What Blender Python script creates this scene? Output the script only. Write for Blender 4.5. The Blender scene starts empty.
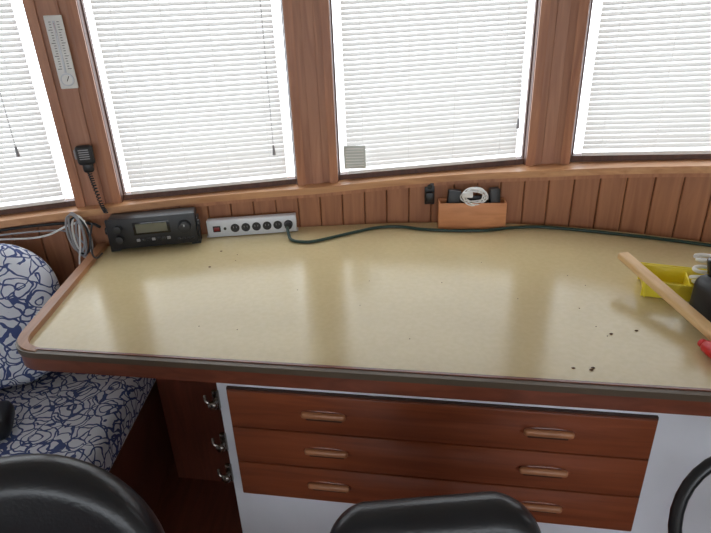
import bpy, bmesh, math, random
from mathutils import Vector, Matrix, Euler
random.seed(4)
sc = bpy.context.scene
try:
    sc.view_settings.view_transform = 'Standard'
    sc.view_settings.exposure = -0.38
except Exception: pass

# ---------------------------------------------------------------- materials
def lin(c):
    return tuple(((x/255)/12.92 if x/255 <= .04045 else ((x/255+.055)/1.055)**2.4) for x in c)+(1,)
def pmat(name, col, rough=.5, metal=0, spec=.5, coat=0, bump=0, bscale=60, var=0, vscale=8):
    m = bpy.data.materials.new(name); m.use_nodes = True
    nt = m.node_tree; b = nt.nodes['Principled BSDF']
    b.inputs['Base Color'].default_value = lin(col)
    b.inputs['Roughness'].default_value = rough
    b.inputs['Metallic'].default_value = metal
    b.inputs['Specular IOR Level'].default_value = spec
    b.inputs['Coat Weight'].default_value = coat
    b.inputs['Coat Roughness'].default_value = .12
    tc = nt.nodes.new('ShaderNodeTexCoord')
    n = nt.nodes.new('ShaderNodeTexNoise'); n.inputs['Scale'].default_value = vscale; n.inputs['Detail'].default_value = 4
    nt.links.new(tc.outputs['Object'], n.inputs['Vector'])
    v = var if var else .06
    r = nt.nodes.new('ShaderNodeValToRGB')
    c = lin(col)
    r.color_ramp.elements[0].position = .3; r.color_ramp.elements[1].position = .7
    r.color_ramp.elements[0].color = tuple(x*(1-v) for x in c[:3])+(1,)
    r.color_ramp.elements[1].color = tuple(min(1, x*(1+v)) for x in c[:3])+(1,)
    nt.links.new(n.outputs['Fac'], r.inputs['Fac']); nt.links.new(r.outputs['Color'], b.inputs['Base Color'])
    if bump:
        n2 = nt.nodes.new('ShaderNodeTexNoise'); n2.inputs['Scale'].default_value = bscale
        nt.links.new(tc.outputs['Object'], n2.inputs['Vector'])
        bp = nt.nodes.new('ShaderNodeBump'); bp.inputs['Strength'].default_value = bump; bp.inputs['Distance'].default_value = .002
        nt.links.new(n2.outputs['Fac'], bp.inputs['Height']); nt.links.new(bp.outputs['Normal'], b.inputs['Normal'])
    return m
def wood(name, c1, c2, rough=.4, stretch=(22, 22, 1.6), coat=0, spec=.5):
    m = bpy.data.materials.new(name); m.use_nodes = True
    nt = m.node_tree; b = nt.nodes['Principled BSDF']
    b.inputs['Roughness'].default_value = rough; b.inputs['Coat Weight'].default_value = coat
    b.inputs['Coat Roughness'].default_value = .15; b.inputs['Specular IOR Level'].default_value = spec
    tc = nt.nodes.new('ShaderNodeTexCoord'); mp = nt.nodes.new('ShaderNodeMapping')
    mp.inputs['Scale'].default_value = stretch
    n = nt.nodes.new('ShaderNodeTexNoise'); n.inputs['Scale'].default_value = 2.2; n.inputs['Detail'].default_value = 6; n.inputs['Distortion'].default_value = .8
    r = nt.nodes.new('ShaderNodeValToRGB'); r.color_ramp.elements[0].position = .3; r.color_ramp.elements[1].position = .72
    r.color_ramp.elements[0].color = lin(c1); r.color_ramp.elements[1].color = lin(c2)
    nt.links.new(tc.outputs['Object'], mp.inputs['Vector']); nt.links.new(mp.outputs['Vector'], n.inputs['Vector'])
    nt.links.new(n.outputs['Fac'], r.inputs['Fac']); nt.links.new(r.outputs['Color'], b.inputs['Base Color'])
    bp = nt.nodes.new('ShaderNodeBump'); bp.inputs['Strength'].default_value = .12; bp.inputs['Distance'].default_value = .002
    nt.links.new(n.outputs['Fac'], bp.inputs['Height']); nt.links.new(bp.outputs['Normal'], b.inputs['Normal'])
    return m

M = {}
M['plank'] = wood('wainscot_wood', (152, 98, 68), (178, 122, 86), .42)
M['gap_and_shadow'] = pmat('groove_and_shadow_dark', (66, 40, 30), .7)  # groove and joint colour, also the painted shadow under drawer pulls
M['post'] = wood('post_wood', (162, 110, 84), (188, 136, 106), .45)
M['trim'] = wood('trim_wood', (160, 104, 74), (192, 134, 98), .4)
M['ledge'] = wood('ledge_wood', (186, 132, 90), (212, 162, 116), .38, (2, 22, 22))
M['sash'] = wood('sash_wood', (84, 56, 46), (108, 74, 60), .5)
M['rail'] = wood('table_edge_wood', (104, 56, 40), (130, 72, 52), .3, (2, 20, 20), coat=.3)
M['fiddle'] = wood('fiddle_wood', (150, 102, 68), (180, 128, 88), .35, (20, 2, 20))
M['drawer'] = wood('drawer_mahogany', (124, 64, 40), (152, 82, 52), .28, (1.6, 20, 24), coat=.35)
M['pull'] = wood('pull_wood', (172, 114, 76), (198, 138, 98), .35, (4, 20, 20), coat=.2)
M['darkwood'] = wood('dark_red_wood', (92, 48, 36), (116, 62, 46), .38, (18, 2, 2), coat=.2)
M['stick'] = wood('stick_wood', (218, 178, 124), (238, 202, 152), .5, (3, 20, 20))
M['boxwood'] = wood('box_wood', (200, 132, 86), (222, 154, 106), .5, (3, 20, 20))
M['white'] = pmat('white_paint', (230, 233, 242), .45, var=.03)
M['ceil'] = pmat('ceiling_white', (225, 222, 215), .6)
M['black'] = pmat('black_plastic', (30, 31, 34), .4)
M['blackgloss'] = pmat('black_gloss', (12, 13, 16), .15)
M['leather'] = pmat('black_leather', (27, 29, 33), .28, bump=.2, bscale=180, var=.2)
M['grey'] = pmat('grey_metal', (214, 218, 224), .35, .1)
M['chrome'] = pmat('chrome', (130, 124, 118), .25, 1)
M['edgemetal'] = pmat('edge_strip', (92, 80, 66), .4, .2)
M['lcd'] = pmat('lcd', (104, 104, 90), .2)
M['plastic_white'] = pmat('white_plastic', (238, 238, 236), .4)
M['yellow'] = pmat('yellow_plastic', (244, 226, 70), .35)
M['red'] = pmat('red_plastic', (206, 26, 30), .35)
M['switch'] = pmat('switch_dark_red', (130, 24, 22), .35)
M['cable_grey'] = pmat('cable_grey', (160, 160, 164), .5)
M['cable_green'] = pmat('cable_dark_green', (28, 58, 50), .45)
M['crumb'] = pmat('crumb_brown', (84, 50, 28), .8)
M['tick'] = pmat('tick_ink', (40, 40, 46), .6)
M['redink'] = pmat('red_ink', (190, 40, 40), .4)
M['ventgrey'] = pmat('vent_grey', (210, 214, 210), .5)

def laminate():
    m = bpy.data.materials.new('beige_laminate'); m.use_nodes = True
    nt = m.node_tree; b = nt.nodes['Principled BSDF']
    tc = nt.nodes.new('ShaderNodeTexCoord')
    n1 = nt.nodes.new('ShaderNodeTexNoise'); n1.inputs['Scale'].default_value = 3.0; n1.inputs['Detail'].default_value = 5
    n2 = nt.nodes.new('ShaderNodeTexNoise'); n2.inputs['Scale'].default_value = 70; n2.inputs['Detail'].default_value = 3
    r1 = nt.nodes.new('ShaderNodeValToRGB'); r1.color_ramp.elements[0].position = .3; r1.color_ramp.elements[1].position = .7
    r1.color_ramp.elements[0].color = lin((208, 191, 148)); r1.color_ramp.elements[1].color = lin((219, 202, 156))
    r2 = nt.nodes.new('ShaderNodeValToRGB'); r2.color_ramp.elements[0].position = .38; r2.color_ramp.elements[1].position = .62
    r2.color_ramp.elements[0].color = (.96, .955, .94, 1); r2.color_ramp.elements[1].color = (1.0, 1.0, 1.0, 1)
    mx = nt.nodes.new('ShaderNodeMix'); mx.data_type = 'RGBA'; mx.blend_type = 'MULTIPLY'; mx.inputs['Factor'].default_value = 1
    for n in (n1, n2): nt.links.new(tc.outputs['Object'], n.inputs['Vector'])
    nt.links.new(n1.outputs['Fac'], r1.inputs['Fac']); nt.links.new(n2.outputs['Fac'], r2.inputs['Fac'])
    nt.links.new(r1.outputs['Color'], mx.inputs['A']); nt.links.new(r2.outputs['Color'], mx.inputs['B'])
    nt.links.new(mx.outputs['Result'], b.inputs['Base Color'])
    b.inputs['Roughness'].default_value = .21
    b.inputs['Specular IOR Level'].default_value = .5
    bp = nt.nodes.new('ShaderNodeBump'); bp.inputs['Strength'].default_value = .16; bp.inputs['Distance'].default_value = .001
    nt.links.new(n2.outputs['Fac'], bp.inputs['Height']); nt.links.new(bp.outputs['Normal'], b.inputs['Normal'])
    return m
M['laminate'] = laminate()

def floral():
    m = bpy.data.materials.new('blue_floral_fabric'); m.use_nodes = True
    nt = m.node_tree; b = nt.nodes['Principled BSDF']; b.inputs['Roughness'].default_value = .85
    L = nt.links.new
    tc = nt.nodes.new('ShaderNodeTexCoord')
    n = nt.nodes.new('ShaderNodeTexNoise'); n.inputs['Scale'].default_value = 12; n.inputs['Detail'].default_value = 2
    L(tc.outputs['Object'], n.inputs['Vector'])
    sub = nt.nodes.new('ShaderNodeVectorMath'); sub.operation = 'SCALE'; sub.inputs['Scale'].default_value = .07
    L(n.outputs['Color'], sub.inputs[0])
    add = nt.nodes.new('ShaderNodeVectorMath'); add.operation = 'ADD'
    L(tc.outputs['Object'], add.inputs[0]); L(sub.outputs[0], add.inputs[1])
    v1 = nt.nodes.new('ShaderNodeTexVoronoi'); v1.inputs['Scale'].default_value = 11
    v2 = nt.nodes.new('ShaderNodeTexVoronoi'); v2.feature = 'DISTANCE_TO_EDGE'; v2.inputs['Scale'].default_value = 20
    L(add.outputs[0], v1.inputs['Vector']); L(add.outputs[0], v2.inputs['Vector'])
    mul = nt.nodes.new('ShaderNodeMath'); mul.operation = 'MULTIPLY'; mul.inputs[1].default_value = 4.6; L(v1.outputs['Distance'], mul.inputs[0])
    fr = nt.nodes.new('ShaderNodeMath'); fr.operation = 'FRACT'; L(mul.outputs[0], fr.inputs[0])
    g = nt.nodes.new('ShaderNodeMath'); g.operation = 'GREATER_THAN'; g.inputs[1].default_value = .78; L(fr.outputs[0], g.inputs[0])
    l = nt.nodes.new('ShaderNodeMath'); l.operation = 'LESS_THAN'; l.inputs[1].default_value = .045; L(v2.outputs['Distance'], l.inputs[0])
    mx = nt.nodes.new('ShaderNodeMath'); mx.operation = 'MAXIMUM'; L(g.outputs[0], mx.inputs[0]); L(l.outputs[0], mx.inputs[1])
    mix = nt.nodes.new('ShaderNodeMix'); mix.data_type = 'RGBA'
    mix.inputs['A'].default_value = lin((230, 234, 244)); mix.inputs['B'].default_value = lin((74, 90, 142))
    L(mx.outputs[0], mix.inputs['Factor']); L(mix.outputs['Result'], b.inputs['Base Color'])
    return m
M['floral'] = floral()

def slatmat():
    m = bpy.data.materials.new('blind_slat'); m.use_nodes = True
    nt = m.node_tree; nt.nodes.clear()
    o = nt.nodes.new('ShaderNodeOutputMaterial'); d = nt.nodes.new('ShaderNodeBsdfDiffuse'); t = nt.nodes.new('ShaderNodeBsdfTranslucent')
    d.inputs['Color'].default_value = (.78, .78, .77, 1); t.inputs['Color'].default_value = (.86, .84, .80, 1)
    x = nt.nodes.new('ShaderNodeMixShader'); x.inputs['Fac'].default_value = .19
    nt.links.new(d.outputs[0], x.inputs[1]); nt.links.new(t.outputs[0], x.inputs[2]); nt.links.new(x.outputs[0], o.inputs['Surface'])
    return m
M['slat'] = slatmat()
def glassmat():
    m = bpy.data.materials.new('window_glass'); m.use_nodes = True
    nt = m.node_tree; nt.nodes.clear()
    o = nt.nodes.new('ShaderNodeOutputMaterial'); d = nt.nodes.new('ShaderNodeBsdfTransparent'); t = nt.nodes.new('ShaderNodeBsdfGlossy')
    t.inputs['Roughness'].default_value = .02
    x = nt.nodes.new('ShaderNodeMixShader'); x.inputs['Fac'].default_value = .06
    nt.links.new(d.outputs[0], x.inputs[1]); nt.links.new(t.outputs[0], x.inputs[2]); nt.links.new(x.outputs[0], o.inputs['Surface'])
    return m
M['glass'] = glassmat()

# ---------------------------------------------------------------- mesh builder
def catmull(pts, n=8):
    P = [Vector(p) for p in pts]
    P = [P[0]*2-P[1]]+P+[P[-1]*2-P[-2]]
    out = []
    for i in range(1, len(P)-2):
        a, b, c, d = P[i-1:i+3]
        for k in range(n):
            t = k/n
            out.append(.5*((2*b)+(c-a)*t+(2*a-5*b+4*c-d)*t*t+(3*b-a-3*c+d)*t**3))
    out.append(P[-2]); return out

class B:
    def __init__(s): s.v = []; s.f = []; s.mi = []; s.mats = []
    def m(s, k):
        if k not in s.mats: s.mats.append(k)
        return s.mats.index(k)
    def raw(s, vs, fs, mat):
        o = len(s.v); s.v += [Vector(v) for v in vs]
        i = s.m(mat)
        for f in fs: s.f.append([o+a for a in f]); s.mi.append(i)
    def bmx(s, bm, mat, mx=Matrix()):
        bm.verts.index_update()
        s.raw([mx @ v.co for v in bm.verts], [[v.index for v in f.verts] for f in bm.faces], mat); bm.free()
    def box(s, c, size, mat, rot=(0, 0, 0), bevel=0, seg=2):
        bm = bmesh.new(); bmesh.ops.create_cube(bm, size=1)
        for v in bm.verts: v.co = Vector((v.co.x*size[0], v.co.y*size[1], v.co.z*size[2]))
        if bevel: bmesh.ops.bevel(bm, geom=bm.edges[:], offset=bevel, segments=seg, profile=.5, affect='EDGES', clamp_overlap=True)
        s.bmx(bm, mat, Matrix.Translation(c) @ Euler(rot).to_matrix().to_4x4())
    def cyl(s, p0, p1, r, mat, r2=None, n=20, bev=0):
        p0 = Vector(p0); p1 = Vector(p1); d = p1-p0
        bm = bmesh.new(); bmesh.ops.create_cone(bm, cap_ends=True, segments=n, radius1=r, radius2=r if r2 is None else r2, depth=d.length)
        if bev:
            es = [e for e in bm.edges if abs(e.verts[0].co.z-e.verts[1].co.z) < 1e-6]
            bmesh.ops.bevel(bm, geom=es, offset=bev, segments=3, profile=.5, affect='EDGES')
        q = Vector((0, 0, 1)).rotation_difference(d.normalized()).to_matrix().to_4x4()
        s.bmx(bm, mat, Matrix.Translation((p0+p1)/2) @ q)
    def sph(s, c, size, mat, n=20):
        bm = bmesh.new(); bmesh.ops.create_uvsphere(bm, u_segments=n, v_segments=n//2, radius=1)
        s.bmx(bm, mat, Matrix.Translation(c) @ Matrix.Diagonal((size[0], size[1], size[2], 1)))
    def tube(s, pts, r, mat, n=8, smooth=8, closed=False):
        P = catmull(pts, smooth) if smooth else [Vector(p) for p in pts]
        vs = []; fs = []; up = Vector((0, 0, 1)); prev = None
        N = len(P)
        for i, p in enumerate(P):
            t = (P[min(i+1, N-1)]-P[max(i-1, 0)])
            if closed: t = P[(i+1) % N]-P[(i-1) % N]
            t.normalize()
            if prev is None:
                a = t.cross(up) if abs(t.z) < .9 else t.cross(Vector((1, 0, 0)))
            else: a = prev-t*prev.dot(t)
            a.normalize(); prev = a; b = t.cross(a)
            for k in range(n):
                an = 2*math.pi*k/n; vs.append(p+(a*math.cos(an)+b*math.sin(an))*r)
        for i in range(N if closed else N-1):
            j = (i+1) % N
            for k in range(n): fs.append([i*n+k, i*n+(k+1) % n, j*n+(k+1) % n, j*n+k])
        if not closed: fs += [list(range(n))[::-1], [(N-1)*n+k for k in range(n)]]
        s.raw(vs, fs, mat)
    def prism(s, poly, z0, z1, mat):
        n = len(poly); vs = [(p[0], p[1], z0) for p in poly]+[(p[0], p[1], z1) for p in poly]
        s.raw(vs, [list(range(n))[::-1], list(range(n, 2*n))]+[[i, (i+1) % n, n+(i+1) % n, n+i] for i in range(n)], mat)
    def pad(s, w, h, d, r, mat, er=None, dome=.012, curve=0):
        """upholstered pad in the XZ plane, thickness d along y, corner radius r, rounded edges; curve bends ends to +y"""
        er = er or d*.48
        def outline(ins):
            rr = max(r-ins, .004); W = w/2-ins; H = h/2-ins; o = []
            for cx, cz, a0 in ((W-rr, H-rr, 0), (-W+rr, H-rr, 90), (-W+rr, -H+rr, 180), (W-rr, -H+rr, 270)):
                for k in range(13):
                    a_ = math.radians(a0+90*k/12); o.append((cx+rr*math.cos(a_), cz+rr*math.sin(a_)))
            return o
        rings = []
        for sgn in (-1, 1):
            seq = []
            for k in range(7):
                a_ = math.pi/2*k/6
                seq.append((er*(1-math.cos(a_)), sgn*(d/2-er+er*math.sin(a_))))
            for ins, y in ((er+.03, sgn*(d/2+dome*.5)), (er+.07, sgn*(d/2+dome))): seq.append((ins, y))
            rings.append(seq)
        order = rings[0][::-1]+rings[1]
        vs = []; fs = []
        for ins, y in order:
            for x, z in outline(min(ins, min(w, h)/2-.01)): vs.append((x, y+curve*(x/(w/2))**2, z))
        n = 52
        for i in range(len(order)-1):
            for k in range(n): fs.append([i*n+k, i*n+(k+1) % n, (i+1)*n+(k+1) % n, (i+1)*n+k])
        fs += [list(range(n)), [(len(order)-1)*n+k for k in range(n)][::-1]]
        s.raw(vs, fs, mat)
    def obj(s, name, loc=(0, 0, 0), rz=0, parent=None, rot=None, sharp=35):
        me = bpy.data.meshes.new(name)
        me.from_pydata([tuple(v) for v in s.v], [], s.f)
        for k in s.mats: me.materials.append(M[k])
        me.polygons.foreach_set('material_index', s.mi)
        bm = bmesh.new(); bm.from_mesh(me); bmesh.ops.recalc_face_normals(bm, faces=bm.faces[:]); bm.to_mesh(me); bm.free()
        me.polygons.foreach_set('use_smooth', [True]*len(me.polygons))
        me.set_sharp_from_angle(angle=math.radians(sharp)); me.update()
        o = bpy.data.objects.new(name, me); sc.collection.objects.link(o)
        o.location = loc; o.rotation_euler = rot if rot else (0, 0, rz)
        if parent: o.parent = parent
        return o
def empty(name, loc=(0, 0, 0)):
    e = bpy.data.objects.new(name, None); sc.collection.objects.link(e); e.location = loc; return e

# ---------------------------------------------------------------- wall curve
TZ = .90
WP = [(-1.9, 1.36), (-1.6, 1.51), (-1.143, 1.68), (-.854, 1.765), (-.5, 1.835), (-.1, 1.862), (.3, 1.85), (.6, 1.795), (.85, 1.705), (1.1, 1.575), (1.35, 1.41), (1.6, 1.2), (1.9, .92)]
WC = catmull([(x, y, 0) for x, y in WP], 14)
ZS = [(-1.95, 1.03), (-.854, 1.037), (-.12, 1.049), (.668, 1.100), (1.09, 1.148), (1.95, 1.21)]
def zs(x):
    if x <= ZS[0][0]: return ZS[0][1]
    for (a, za), (b, zb) in zip(ZS, ZS[1:]):
        if x <= b: return za+(zb-za)*(x-a)/(b-a)
    return ZS[-1][1]
def wall_y(x):
    for a, b in zip(WC, WC[1:]):
        if a.x <= x <= b.x: return a.y+(b.y-a.y)*(x-a.x)/(b.x-a.x)
    return WC[-1].y
cum = [0]
for a, b in zip(WC, WC[1:]): cum.append(cum[-1]+(b-a).length)
def wat(s):
    s = max(0, min(cum[-1]-1e-6, s))
    for i in range(len(cum)-1):
        if cum[i] <= s <= cum[i+1]:
            t = (s-cum[i])/(cum[i+1]-cum[i]); p = WC[i].lerp(WC[i+1], t); d = (WC[i+1]-WC[i]).normalized()
            return p, Vector((d.y, -d.x, 0))
wallroot = empty('wall_front')
b = B(); s = 0
while s < cum[-1]-.01:
    e = min(s+.078, cum[-1]); g = .0010
    pa, na = wat(s+g); pb, nb = wat(e-g)
    t = (pb-pa).normalized()*.003
    vs = []
    prof = [pa-na*.014, pa-na*.003, pa+t, pb-t, pb-nb*.003, pb-nb*.014]
    for p in prof: vs.append((p.x, p.y, 0))
    for p in prof: vs.append((p.x, p.y, zs(p.x)-.02))
    n = 6
    b.raw(vs, [list(range(n))[::-1], list(range(n, 2*n))]+[[i, (i+1) % n, n+(i+1) % n, n+i] for i in range(n)], 'plank')
    s = e
b.obj('wainscot_planks', parent=wallroot, sharp=20)
b = B()
def strip(b, off0, off1, zf0, zf1, mat, path=WC):
    vs = []; fs = []
    N = len(path)
    for i, p in enumerate(path):
        d = (path[min(i+1, N-1)]-path[max(i-1, 0)]).normalized(); n = Vector((d.y, -d.x, 0))
        for o, zf in ((off0, zf0), (off1, zf0), (off1, zf1), (off0, zf1)):
            q = p+n*o; vs.append((q.x, q.y, zf(p.x)))
    for i in range(N-1):
        for k in range(4): fs.append([i*4+k, i*4+(k+1) % 4, i*4+4+(k+1) % 4, i*4+4+k])
    fs += [[3, 2, 1, 0], [(N-1)*4+k for k in range(4)]]
    b.raw(vs, fs, mat)
strip(b, -.05, -.013, lambda x: 0, lambda x: zs(x)-.02, 'gap_and_shadow')
b.obj('wainscot_backing', parent=wallroot)
b = B()
strip(b, -.15, .018, lambda x: zs(x)-.026, lambda x: zs(x)-.004, 'ledge')
strip(b, .001, .010, lambda x: zs(x)-.040, lambda x: zs(x)-.026, 'trim')
b.obj('trim_1')   # window ledge

# ---------------------------------------------------------------- upper wall: facets
PP = [(-1.60, 1.577), (-.854, 1.80), (-.12, 1.90), (.668, 1.85), (1.367, 1.502)]
ZTOP = 1.84; ZC = 2.06; HW = .074
ends = [(-1.92, 1.44)]+PP+[(1.92, 1.06)]
bp = B()
def facet_box(b, A, D, s0, s1, d0, d1, z0, z1, mat):
    nrm = Vector((-D.y, D.x))
    vs = []
    for z in (z0, z1):
        for s_, d_ in ((s0, d0), (s1, d0), (s1, d1), (s0, d1)):
            q = A+D*s_+nrm*d_
            zz = z(q.x) if callable(z) else z
            vs.append((q.x, q.y, zz))
    b.raw(vs, [[3, 2, 1, 0], [4, 5, 6, 7], [0, 1, 5, 4], [1, 2, 6, 5], [2, 3, 7, 6], [3, 0, 4, 7]], mat)
for i in range(len(ends)-1):
    A = Vector(ends[i]); E = Vector(ends[i+1]); Ln = (E-A).length; D = (E-A)/Ln
    if i in (0, len(ends)-2):
        facet_box(bp, A, D, 0, Ln, 0, .05, lambda x: zs(x)-.01, ZC, 'post'); continue
    zl = lambda x: zs(x)-.008
    facet_box(bp, A, D, 0, HW-.004, 0, .05, zl, ZTOP, 'post')
    facet_box(bp, A, D, Ln-HW+.004, Ln, 0, .05, zl, ZTOP, 'post')
    facet_box(bp, A, D, 0, Ln, 0, .05, ZTOP, ZC, 'post')
    facet_box(bp, A, D, HW-.030, HW-.002, -.012, .0, zl, ZTOP+.03, 'trim')
    facet_box(bp, A, D, Ln-HW+.002, Ln-HW+.030, -.012, .0, zl, ZTOP+.03, 'trim')
    facet_box(bp, A, D, HW-.004, HW-.001, -.002, .05, zl, ZTOP, 'sash')
    facet_box(bp, A, D, Ln-HW+.001, Ln-HW+.004, -.002, .05, zl, ZTOP, 'sash')
for j, (x, y) in enumerate(PP[1:4]):
    a0 = Vector(ends[j+1]); a1 = Vector((x, y)); a2 = Vector(ends[j+3])
    d = ((a1-a0).normalized()+(a2-a1).normalized()).normalized()
    c = Vector((x, y))
    facet_box(bp, c-d*.018, d, 0, .036, -.008, .004, lambda x: zs(x)-.008, ZC, 'post')
    facet_box(bp, c+d*.019, d, 0, .0035, -.0015, .002, lambda x: zs(x)-.008, ZC, 'gap_and_shadow')
    facet_box(bp, c-d*.0225, d, 0, .0035, -.0015, .002, lambda x: zs(x)-.008, ZC, 'gap_and_shadow')
bp.obj('window_posts', parent=wallroot)

for i in range(1, 5):
    A = Vector(ends[i]); E = Vector(ends[i+1]); Ln = (E-A).length; D = (E-A)/Ln; nr = Vector((-D.y, D.x))
    s0, s1 = HW, Ln-HW
    w = empty('window_%d' % i)
    f = B(); zb = lambda x: zs(x)-.006
    facet_box(f, A, D, s0, s1, .018, .05, zb, lambda x: zs(x)+.014, 'sash')
    facet_box(f, A, D, s0, s1, .03, .05, ZTOP-.03, ZTOP, 'sash')
    facet_box(f, A, D, s0, s0+.003, .03, .05, zb, ZTOP, 'sash')
    facet_box(f, A, D, s1-.003, s1, .03, .05, zb, ZTOP, 'sash')
    f.obj('sash', parent=w)
    g = B(); facet_box(g, A, D, s0+.003, s1-.003, .044, .047, lambda x: zs(x)+.014, ZTOP-.03, 'glass'); g.obj('glass', parent=w)
    v = B(); gap = .032
    pitch = .0150; sw = .0148; tilt = math.radians(59)
    a = A+D*(s0+gap); e = A+D*(s1-gap)
    za = zs(a.x)+.030; ze = zs(e.x)+.030
    K = int((ZTOP-.045-min(za, ze))/pitch)
    cd = .012
    for k in range(1, K):
        fr = k/K
        z0 = za+(ZTOP-.04-za)*fr; z1 = ze+(ZTOP-.04-ze)*fr
        jit = random.uniform(-.0005, .0005); tl = tilt+random.uniform(-.03, .03)
        vs = []
        for q, z in ((a, z0), (e, z1)):
            for u, bul in ((-.5, 0), (0, .0014), (.5, 0)):
                dd = cd+u*sw*math.cos(tl)-bul*math.sin(tl); hh = u*sw*math.sin(tl)+bul*math.cos(tl)
                p = q+nr*dd; vs.append((p.x, p.y, z+hh+jit))
        v.raw(vs, [[0, 1, 4, 3], [1, 2, 5, 4]], 'slat')
    facet_box(v, A, D, s0+gap, s1-gap, cd-.009, cd+.009, lambda x: zs(x)+.018, lambda x: zs(x)+.028, 'plastic_white')
    facet_box(v, A, D, s0+.004, s1-.004, cd-.014, cd+.014, ZTOP-.035, ZTOP-.002, 'plastic_white')
    for fr in (.1, .37, .63, .9):
        q = a.lerp(e, fr); p = q+nr*(cd-.0085)
        v.cyl((p.x, p.y, zs(p.x)+.02), (p.x, p.y, ZTOP-.03), .0006, 'plastic_white', n=6)
    fr = {1: .84, 2: .93, 3: .99, 4: .97}[i]; zl = {1: 1.22, 2: 1.16, 3: 1.22, 4: 1.3}[i]
    q = a.lerp(e, fr); p = q+nr*(cd-.026)
    v.tube([(p.x, p.y, ZTOP-.03), (p.x+.004, p.y, 1.6), (p.x, p.y, zl+.03)], .0009, 'cable_grey', n=6)
    v.cyl((p.x, p.y, zl+.032), (p.x, p.y, zl), .003, 'cable_grey', r2=.0055, n=12)
    v.obj('venetian_blind')
    if i == 3:
        c = a.lerp(e, .048)
        u = B(); u.box((0, 0, 0), (.075, .006, .080), 'ventgrey', bevel=.002)
        for k in range(7): u.box((0, -.004, -.030+k*.010), (.062, .004, .003), 'plastic_white')
        u.obj('window_vent', loc=(c.x, c.y-.005, zs(c.x)+.078), rz=math.atan2(D.y, D.x))

# ---------------------------------------------------------------- room shell
b = B(); b.box((0, -.1, -.03), (4.1, 4.4, .06), 'darkwood'); b.obj('floor')
b = B(); b.box((0, -.1, ZC+.03), (4.1, 4.4, .06), 'ceil'); b.obj('ceiling')
b = B(); b.box((-1.93, -.4, 1.03), (.05, 3.7, 2.06), 'ceil'); b.obj('wall_left')
b = B(); b.box((1.93, -.65, 1.03), (.05, 3.2, 2.06), 'ceil'); b.obj('wall_right')
b = B()   # unseen rear bulkhead, added to cut light from behind; wide window openings
b.box((0, -2.27, .45), (3.9, .05, .9), 'ceil'); b.box((0, -2.27, 1.98), (3.9, .05, .16), 'ceil')
for x, w_ in ((-1.85, .2), (-.6, .14), (.6, .14), (1.85, .2)): b.box((x, -2.27, 1.40), (w_, .05, 1.0), 'post')
b.obj('added_wall_back')

# ---------------------------------------------------------------- table
O = Vector((-.794, 1.113)); eD = Vector((.985, -.1728)).normalized(); nD = Vector((-eD.y, eD.x))
ang = math.atan2(eD.y, eD.x)
def T(s, d): return O+eD*s+nD*d
FL = T(-.014, 0); FR = T(2.12, 0)
BL = Vector((-.852, 1.735))
back = []
for k in range(40):
    x = 1.55+(-.852-1.55)*k/39
    back.append(Vector((x, wall_y(x)-.006-(.02 if x < -.8 else 0))))
dl = (BL-FL).normalized(); R = .06
corner = []
p0 = FL+dl*R; p2 = FL+eD*R
for k in range(9):
    t = k/8; corner.append(p0*(1-t)**2+FL*2*t*(1-t)+p2*t*t)
poly = corner+[FR, Vector((1.6, .95))]+back
b = B()
b.prism(poly, TZ-.035, TZ, 'laminate')
edge = [back[-1].copy()]+[back[-1].lerp(p0, k/6) for k in range(1, 6)]+corner+[p2.lerp(FR, k/10) for k in range(1, 11)]
def band(b, path, o0, o1, z0, z1, mat):
    N = len(path); vs = []; fs = []
    for i, p in enumerate(path):
        d = (path[min(i+1, N-1)]-path[max(i-1, 0)]).normalized(); n = Vector((d.y, -d.x))
        for o, z in ((o0, z0), (o1, z0), (o1, z1), (o0, z1)):
            q = p+n*o; vs.append((q.x, q.y, z))
    for i in range(N-1):
        for k in range(4): fs.append([i*4+k, i*4+(k+1) % 4, i*4+4+(k+1) % 4, i*4+4+k])
    fs += [[3, 2, 1, 0], [(N-1)*4+k for k in range(4)]]
    b.raw(vs, fs, mat)
band(b, edge, 0, .014, TZ-.046, TZ-.006, 'rail')
band(b, edge, .004, .018, TZ-.009, TZ+.006, 'edgemetal')
band(b, edge, -.003, .004, TZ-.004, TZ+.008, 'rail')
# raised fiddle along the left edge, tapering out around the corner
path = edge[:15]; vs = []; fs = []
for i, p in enumerate(path):
    d = (path[min(i+1, 14)]-path[max(i-1, 0)]).normalized(); n = Vector((d.y, -d.x))
    f = 1 if i < 6 else 1-(i-5)/9*.95
    for o, z in ((-.004-.012*f, TZ-.002), (.012, TZ-.002), (.012, TZ+.007+.008*f), (-.004-.012*f, TZ+.007+.008*f)):
        q = p+n*o; vs.append((q.x, q.y, z))
for i in range(14):
    for k in range(4): fs.append([i*4+k, i*4+(k+1) % 4, i*4+4+(k+1) % 4, i*4+4+k])
fs += [[3, 2, 1, 0], [56+k for k in range(4)]]
b.raw(vs, fs, 'fiddle')
b.obj('chart_table')
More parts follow.
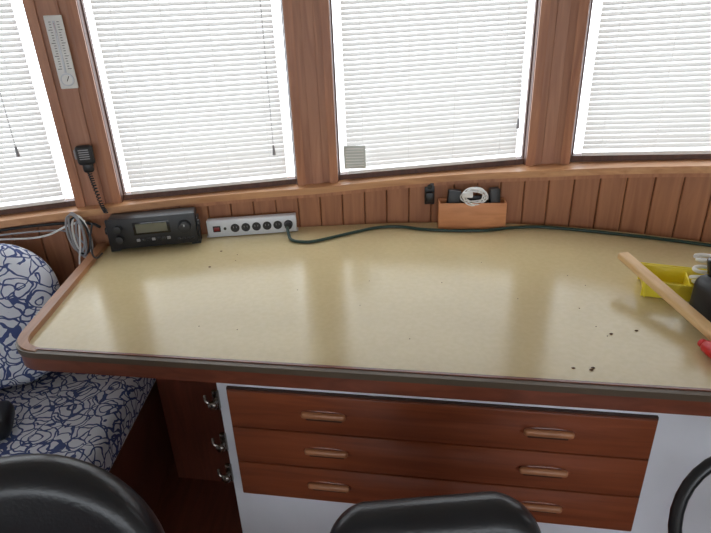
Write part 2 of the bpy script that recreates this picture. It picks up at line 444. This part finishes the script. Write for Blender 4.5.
# ---------------------------------------------------------------- cabinet
c0 = T(0, .035)
b = B()
b.box((1.28, .28, .4265), (1.65, .56, .851), 'white', bevel=.003)
S0, S1, Z0, Z1 = .484, 1.4235, .478, .808
b.box(((S0+S1)/2, -.003, (Z0+Z1)/2), (S1-S0+.003, .01, Z1-Z0+.003), 'gap_and_shadow')
dh = (Z1-Z0)/3
for k in range(3):
    zc = Z0+dh*(k+.5)
    b.box(((S0+S1)/2, -.006, zc), (S1-S0, .016, dh-.004), 'drawer', bevel=.003)
    for sx in (.714, 1.21):
        b.sph((sx, -.014, zc), (.060, .004, .016), 'drawer')
        b.box((sx, -.021, zc+.004), (.105, .014, .017), 'pull', bevel=.007, seg=3)
        b.box((sx, -.016, zc-.009), (.085, .006, .010), 'gap_and_shadow', bevel=.002)  # dark strip below the pull: its shadow put in as colour
for zc in (.77, .64, .54):
    b.box((.452, -.006, zc), (.016, .010, .055), 'chrome', bevel=.003)
    b.cyl((.452, -.008, zc), (.452, -.026, zc), .006, 'chrome', n=14)
    b.sph((.452, -.028, zc), (.012, .008, .012), 'chrome', n=16)
    b.tube([(.452, -.02, zc), (.437, -.026, zc+.008), (.430, -.018, zc+.02)], .0035, 'chrome')
b.obj('chart_drawer_cabinet', loc=(c0.x, c0.y, 0), rz=ang)
b = B(); b.box((0, 0, .425), (.44, .03, .85), 'darkwood'); q = T(.22, .50); b.obj('under_table_panel', loc=(q.x, q.y, 0), rz=ang)

# ---------------------------------------------------------------- settee
b = B()
def inset_poly(o): return [(-1.88+o, .84+o), (-.755-o, .84+o), (-.755-o, 1.70-o), (-1.143, 1.60-o), (-1.6, 1.43-o), (-1.88+o, 1.29-o)]
b.prism(inset_poly(0), 0, .40, 'darkwood')
b.obj('settee_base_locker')
b = B()
bm = bmesh.new()
pl = [(-1.875, .82), (-.725, .82), (-.725, 1.68), (-1.143, 1.60), (-1.6, 1.43), (-1.875, 1.29)]
lo = [bm.verts.new((x, y, .401)) for x, y in pl]; hi = [bm.verts.new((x, y, .525)) for x, y in pl]
bm.faces.new(lo[::-1]); bm.faces.new(hi)
for i in range(6): bm.faces.new([lo[i], lo[(i+1) % 6], hi[(i+1) % 6], hi[i]])
bmesh.ops.bevel(bm, geom=bm.edges[:], offset=.042, segments=5, profile=.5, affect='EDGES')
b.bmx(bm, 'floral')
b.obj('settee_seat_cushion')
b = B()
b.pad(.78, .46, .13, .17, 'floral', er=.06, dome=.015)
b.obj('settee_back_cushion', loc=(-1.315, 1.455, .768), rot=(math.radians(-12), 0, math.radians(19)))
b = B()
b.box((0, 0, 0), (.2, .14, .07), 'black', bevel=.03, seg=4)
b.tube([(-.05, 0, .03), (0, .0, .075), (.06, 0, .03)], .008, 'black')
b.obj('camera_bag', loc=(-1.105, 1.25, .562), rz=.4)

# ---------------------------------------------------------------- radio
b = B()
b.box((0, .04, .062), (.276, .075, .096), 'black', bevel=.006)
b.box((0, .0, .062), (.282, .012, .104), 'black', bevel=.004)
b.box((.0, -.007, .077), (.115, .004, .042), 'blackgloss', bevel=.001)
b.box((.0, -.0095, .078), (.098, .002, .030), 'lcd')
for k in range(7): b.box((-.048+k*.016, -.009, .038), (.011, .005, .009), 'cable_grey' if k % 3 == 0 else 'black', bevel=.0015)
b.cyl((.105, -.004, .072), (.105, -.028, .072), .021, 'black', r2=.019, bev=.002)
b.cyl((.105, -.028, .078), (.105, -.0285, .084), .002, 'grey', n=8)
b.cyl((-.105, -.004, .082), (-.105, -.020, .082), .012, 'black', bev=.001)
b.cyl((-.105, -.004, .047), (-.105, -.020, .047), .012, 'black', bev=.001)
for x in (.08, .095, .110, .125): b.box((x, -.009, .030), (.010, .005, .008), 'black', bevel=.0015)
for sx in (-1, 1):
    b.box((sx*.143, .035, .045), (.004, .05, .090), 'black', bevel=.001)
    b.cyl((sx*.144, .02, .07), (sx*.150, .02, .07), .012, 'black', n=14)
    b.box((sx*.130, .035, .006), (.03, .05, .012), 'black')
b.obj('marine_radio', loc=(-.660, 1.706, TZ+.001), rz=math.radians(9))

b = B()
b.box((0, -.014, 0), (.052, .028, .062), 'black', bevel=.011, seg=4)
b.box((0, -.012, -.04), (.032, .022, .035), 'black', bevel=.009, seg=3)
for k in range(5): b.box((0, -.029, .018-k*.007), (.030, .002, .0025), 'cable_grey')
b.box((-.028, -.014, .004), (.006, .014, .03), 'cable_grey', bevel=.002)
b.cyl((0, .0, 0), (0, -.004, 0), .014, 'grey')
hp = []
path = catmull([(0, -.014, -.055), (.006, -.02, -.10), (.016, -.03, -.16), (.028, -.045, -.188)], 40)
for i, p in enumerate(path):
    a_ = i*.95; hp.append(p+Vector((math.cos(a_)*.0055, math.sin(a_)*.0055, 0)))
b.tube(hp, .0020, 'black', n=6, smooth=2)
b.obj('radio_microphone', loc=(-.850, 1.778, 1.209), rz=math.radians(12))

b = B()
b.box((0, 0, 0), (.050, .006, .205), 'plastic_white', bevel=.004)
b.cyl((0, -.004, -.055), (0, -.0045, .082), .0022, 'redink', n=8)
b.box((0, -.005, .01), (.006, .003, .155), 'grey', bevel=.001)
b.cyl((0, -.002, -.076), (0, -.008, -.076), .019, 'grey', bev=.001)
b.cyl((0, -.008, -.076), (0, -.0085, -.076), .015, 'plastic_white')
b.box((0.003, -.0092, -.073), (.002, .001, .016), 'tick', rot=(0, .5, 0))
for k in range(19):
    L = .011 if k % 5 == 0 else .006
    for sx in (-1, 1): b.box((sx*(.008+L/2), -.0035, -.045+k*.0072), (L, .001, .0016), 'tick')
b.obj('wall_thermometer', loc=(-.850, 1.779, 1.513), rz=math.radians(12))

# power strip
b = B()
b.box((0, 0, .031), (.305, .032, .060), 'grey', bevel=.003)
b.box((-.120, -.017, .031), (.026, .004, .022), 'black', bevel=.002)
b.box((-.120, -.0185, .031), (.020, .004, .014), 'switch', bevel=.002)
b.cyl((-.092, -.014, .031), (-.092, -.0185, .031), .005, 'black', n=14)
for k in range(6):
    x = -.058+k*.0365
    b.cyl((x, -.014, .031), (x, -.0185, .031), .0150, 'black', n=24)
    for sx in (-.005, .005): b.box((x+sx, -.019, .034), (.0012, .0006, .006), 'cable_grey')
b.cyl((.1245, -.0175, .031), (.1245, -.037, .029), .0125, 'black', n=16, bev=.003)
for sx in (-1, 1): b.box((sx*.154, 0, .004), (.006, .03, .003), 'grey')
b.obj('power_strip', loc=(-.352, 1.809, TZ+.001), rz=math.radians(5))
b = B()
z = TZ+.0065
b.tube([(-.227, 1.774, .931), (-.224, 1.755, .922), (-.217, 1.73, .9095), (-.203, 1.712, z), (-.18, 1.70, z), (-.13, 1.70, z), (-.02, 1.755, z), (.08, 1.80, z), (.16, 1.80, z), (.24, 1.765, z), (.34, 1.742, z), (.44, 1.732, z), (.52, 1.745, z), (.62, 1.745, z), (.75, 1.70, z), (.85, 1.655, z), (.98, 1.59, z), (1.12, 1.51, z), (1.25, 1.42, z), (1.4, 1.31, z)], .0052, 'cable_green', n=10)
b.obj('extension_cable')

# wooden box with adaptors
b = B(); W_, D_, H_ = .225, .062, .092
b.box((0, -D_/2+.003, H_/2), (W_, .006, H_), 'boxwood', bevel=.001)
b.box((0, D_/2-.003, H_/2), (W_, .006, H_), 'boxwood', bevel=.001)
for sx in (-1, 1): b.box((sx*(W_/2-.003), 0, H_/2), (.006, D_-.012, H_), 'boxwood', bevel=.001)
b.box((0, 0, .004), (W_-.012, D_-.012, .008), 'boxwood')
b.obj('wooden_box', loc=(.405, 1.793, TZ+.001), rz=math.radians(-6))
b = B()
b.box((-.062, .0, .075), (.045, .032, .09), 'black', rot=(0, .1, 0), bevel=.006)
b.box((.075, .0, .07), (.035, .036, .11), 'black', rot=(0, -.05, .1), bevel=.006)
b.box((.005, .014, .055), (.1, .012, .08), 'black', bevel=.004)
b.obj('power_adaptor', loc=(.405, 1.793, TZ+.012), rz=math.radians(-6))
b = B(); pts = []
for k in range(60):
    a_ = k*.55; r = .024+.006*math.sin(k*.7)
    pts.append((r*1.5*math.cos(a_), -.008+.008*math.sin(k*.9), .010+r*math.sin(a_)))
b.tube(pts, .0024, 'plastic_white', n=6, smooth=3)
b.box((-.022, -.012, .018), (.034, .02, .018), 'plastic_white', bevel=.004)
b.obj('white_charger_cable', loc=(.407, 1.777, 1.005), rz=math.radians(-6))
b = B(); b.box((0, 0, 0), (.034, .008, .080), 'black', bevel=.003); b.box((0, -.014, -.008), (.028, .022, .034), 'black', bevel=.005)
b.cyl((0, -.006, .025), (0, -.008, .025), .009, 'blackgloss', n=14)
b.obj('wall_socket', loc=(.268, wall_y(.268)-.006, 1.008), rz=math.radians(-5))

# hanging cables at left corner of the table
b = B()
for k in range(5):
    o = .007*k; r = .04+.007*(k % 3)
    pts = [(-.886-o*.6+r*.55*math.sin(t*2*math.pi/12), 1.700-o*.5, .950+(.065+.01*(k % 2))*math.cos(t*2*math.pi/12)+.006*k) for t in range(13)]
    b.tube(pts, .0034, ('cable_grey', 'plastic_white', 'black', 'cable_grey', 'cable_grey')[k], n=6, smooth=4)
b.tube([(-1.5, 1.52, 1.0), (-1.3, 1.60, .995), (-1.1, 1.675, 1.002), (-.95, 1.72, .998), (-.87, 1.73, .99), (-.835, 1.72, .98)], .005, 'black', n=8)
b.tube([(-1.5, 1.50, .985), (-1.2, 1.62, .985), (-1.02, 1.68, .968), (-.93, 1.705, .995), (-.87, 1.70, 1.01)], .0035, 'plastic_white', n=8)
b.tube([(-1.5, 1.50, .975), (-1.2, 1.62, .992), (-1.0, 1.69, .985), (-.93, 1.705, .97), (-.88, 1.69, .93)], .003, 'cable_grey', n=8)
b.tube([(-.890, 1.70, 1.0), (-.900, 1.69, .93), (-.903, 1.66, .86), (-.905, 1.70, .75)], .003, 'plastic_white')
b.tube([(-.848, 1.70, 1.0), (-.842, 1.655, .97), (-.826, 1.61, .930), (-.81, 1.60, .921), (-.81, 1.64, .919)], .003, 'black')
b.obj('cable_bundle')

# ---------------------------------------------------------------- right-hand clutter
b = B()
def tray(b, w, d, h, mat):
    b.box((0, 0, .002), (w-.02, d-.02, .004), mat)
    for sy in (-1, 1): b.box((0, sy*(d/2-.006), h/2), (w, .004, h), mat, rot=(-sy*.12, 0, 0), bevel=.0015)
    for sx in (-1, 1): b.box((sx*(w/2-.006), 0, h/2), (.004, d, h), mat, rot=(0, sx*.12, 0), bevel=.0015)
    b.tube([(w/2, d/2, h), (w/2, -d/2, h), (-w/2, -d/2, h), (-w/2, d/2, h)], .003, mat, smooth=0, closed=True)
    b.box((.02, 0, h/2-.004), (.003, d-.014, h-.01), mat)
tray(b, .18, .115, .045, 'yellow')
b.obj('yellow_plastic_tray', loc=(.833, 1.262, TZ+.001), rz=math.radians(-22))
b = B()
b.box((0, 0, 0), (.425, .030, .018), 'stick', bevel=.004, seg=3)
b.obj('wooden_stick', loc=(.752, 1.1375, .9455), rot=(0, math.radians(8.0), math.radians(-80.2)))
b = B()
b.box((0, 0, .055), (.10, .115, .11), 'black', bevel=.03, seg=4)
b.tube([(-.04, -.04, .10), (-.02, -.055, .13), (.03, -.05, .12), (.04, -.03, .10)], .006, 'black')
b.cyl((-.01, .02, .09), (-.02, .03, .15), .016, 'blackgloss', bev=.003)
b.cyl((.03, .0, .09), (.035, .01, .14), .012, 'black', bev=.003)
b.obj('black_pouch', loc=(.846, 1.112, TZ+.001), rz=.15)
b = B(); pts = [(.024*math.cos(k*.8)+.006*math.sin(k*.33), .018*math.sin(k*.8), .0026*k+.006*math.sin(k*.5)) for k in range(36)]
b.tube(pts, .005, 'plastic_white', n=8, smooth=4)
b.obj('white_rope', loc=(.878, 1.244, TZ+.022))
b = B()
b.cyl((0, 0, 0), (.012, -.09, 0), .014, 'red', r2=.018, bev=.006)
b.cyl((0, 0, 0), (-.002, .012, 0), .010, 'red', bev=.003)
b.cyl((.012, -.088, 0), (.02, -.13, 0), .004, 'chrome', n=10)
b.obj('screwdriver', loc=(.740, .988, TZ+.020))
b = B()
for (s_, d_) in ((1.25, .055), (1.285, .052), (1.29, .06), (.26, .60), (.27, .48), (1.36, .20), (1.42, .22)):
    q = T(s_, d_); b.sph((q.x, q.y, TZ+.0015), (.0045, .003, .0012), 'crumb', n=8)
for k in range(16):
    q = T(random.uniform(.3, 1.5), random.uniform(.05, .6)); b.sph((q.x, q.y, TZ+.001), (.0016, .0016, .0008), 'crumb', n=6)
b.obj('crumbs')

# ---------------------------------------------------------------- chairs (backs towards the table)
def chair(name, loc, rz, w, h, top, r, tilt=0):
    e = empty(name, (loc[0], loc[1], 0)); e.rotation_euler = (0, 0, rz)
    b = B()
    b.pad(w, h, .085, r, 'leather', dome=.008, curve=-.03)
    wi, hi_, ri = w/2-.045, h/2-.045, max(r-.045, .03)
    loop = []
    for cx, cz, a0 in ((wi-ri, hi_-ri, 0), (-wi+ri, hi_-ri, 90), (-wi+ri, -hi_+ri, 180), (wi-ri, -hi_+ri, 270)):
        for k in range(9):
            a_ = math.radians(a0+90*k/8); x = cx+ri*math.cos(a_); loop.append((x, .043-.03*(x/(w/2))**2, cz+ri*math.sin(a_)))
    b.tube(loop, .004, 'leather', smooth=0, closed=True)
    b.obj('backrest', loc=(0, 0, top-h/2), rot=(math.radians(-8), tilt, 0), parent=e)
    b = B()
    b.box((0, -.24, .50), (w+.02, .42, .09), 'leather', bevel=.04, seg=5)
    b.obj('seat', parent=e)
    b = B()
    b.cyl((0, -.22, .08), (0, -.22, .46), .03, 'chrome')
    b.box((0, -.015, .53), (.06, .02, .25), 'black', bevel=.005)
    b.box((0, -.1, .44), (.06, .2, .02), 'black')
    for k in range(5):
        a_ = k*2*math.pi/5+.3; x, y = math.cos(a_)*.22, -.22+math.sin(a_)*.22
        b.cyl((0, -.22, .09), (x, y, .06), .018, 'black', r2=.013)
        b.sph((x, y, .03), (.028, .028, .03), 'black', n=14)
    b.obj('pedestal', parent=e)
chair('helm_chair', (-.562, .625, 0), math.radians(8), .47, .46, .988, .21)
chair('helm_chair', (.122, .615, 0), math.radians(-4), .34, .40, .888, .065, tilt=math.radians(-7.5))

# steering wheel, bottom right (inclined rim on a column)
b = B(); Rr = .168
ring = [(Rr*math.cos(k*math.pi/20), Rr*math.sin(k*math.pi/20), 0) for k in range(40)]
b.tube(ring, .0115, 'leather', n=12, smooth=0, closed=True)
b.cyl((0, 0, -.02), (0, 0, .012), .035, 'black', bev=.006)
for a_ in (0, math.pi/2, -math.pi/2):
    b.box((math.cos(a_)*.10, math.sin(a_)*.10, 0), (.15, .018, .006), 'black', rot=(0, 0, a_), bevel=.002)
b.cyl((0, 0, -.01), (0, 0, -.10), .018, 'black')
b.cyl((0, .0, -.085), (0, -.42, -.45), .025, 'black')
b.obj('steering_wheel', loc=(.706, .62, .746), rot=(math.radians(48), 0, math.radians(-35)))

# ---------------------------------------------------------------- world
wd = bpy.data.worlds.new('sky'); sc.world = wd; wd.use_nodes = True
nt = wd.node_tree; bg = nt.nodes['Background']
tc = nt.nodes.new('ShaderNodeTexCoord'); sp = nt.nodes.new('ShaderNodeSeparateXYZ'); r = nt.nodes.new('ShaderNodeValToRGB')
mr = nt.nodes.new('ShaderNodeMapRange'); mr.inputs['From Min'].default_value = -1; mr.inputs['From Max'].default_value = 1
nt.links.new(tc.outputs['Generated'], sp.inputs[0]); nt.links.new(sp.outputs['Z'], mr.inputs['Value']); nt.links.new(mr.outputs['Result'], r.inputs['Fac'])
r.color_ramp.elements[0].position = .35; r.color_ramp.elements[0].color = (.55, .56, .58, 1)
r.color_ramp.elements[1].position = .52; r.color_ramp.elements[1].color = (.88, .94, 1.0, 1)
nt.links.new(r.outputs['Color'], bg.inputs['Color']); bg.inputs['Strength'].default_value = 5.6

# ---------------------------------------------------------------- camera
th = math.radians(25); ro = math.radians(2.38)
F = Vector((0, math.cos(th), -math.sin(th))); U0 = Vector((0, math.sin(th), math.cos(th))); R0 = Vector((1, 0, 0))
Rv = R0*math.cos(ro)-U0*math.sin(ro); Uv = U0*math.cos(ro)+R0*math.sin(ro)
cam = bpy.data.cameras.new('camera'); co = bpy.data.objects.new('camera', cam); sc.collection.objects.link(co)
mm = Matrix((Rv, Uv, -F)).transposed().to_4x4(); mm.translation = (0, 0, 1.6); co.matrix_world = mm
cam.sensor_width = 36; cam.lens = 28; cam.clip_start = .02
sc.camera = co
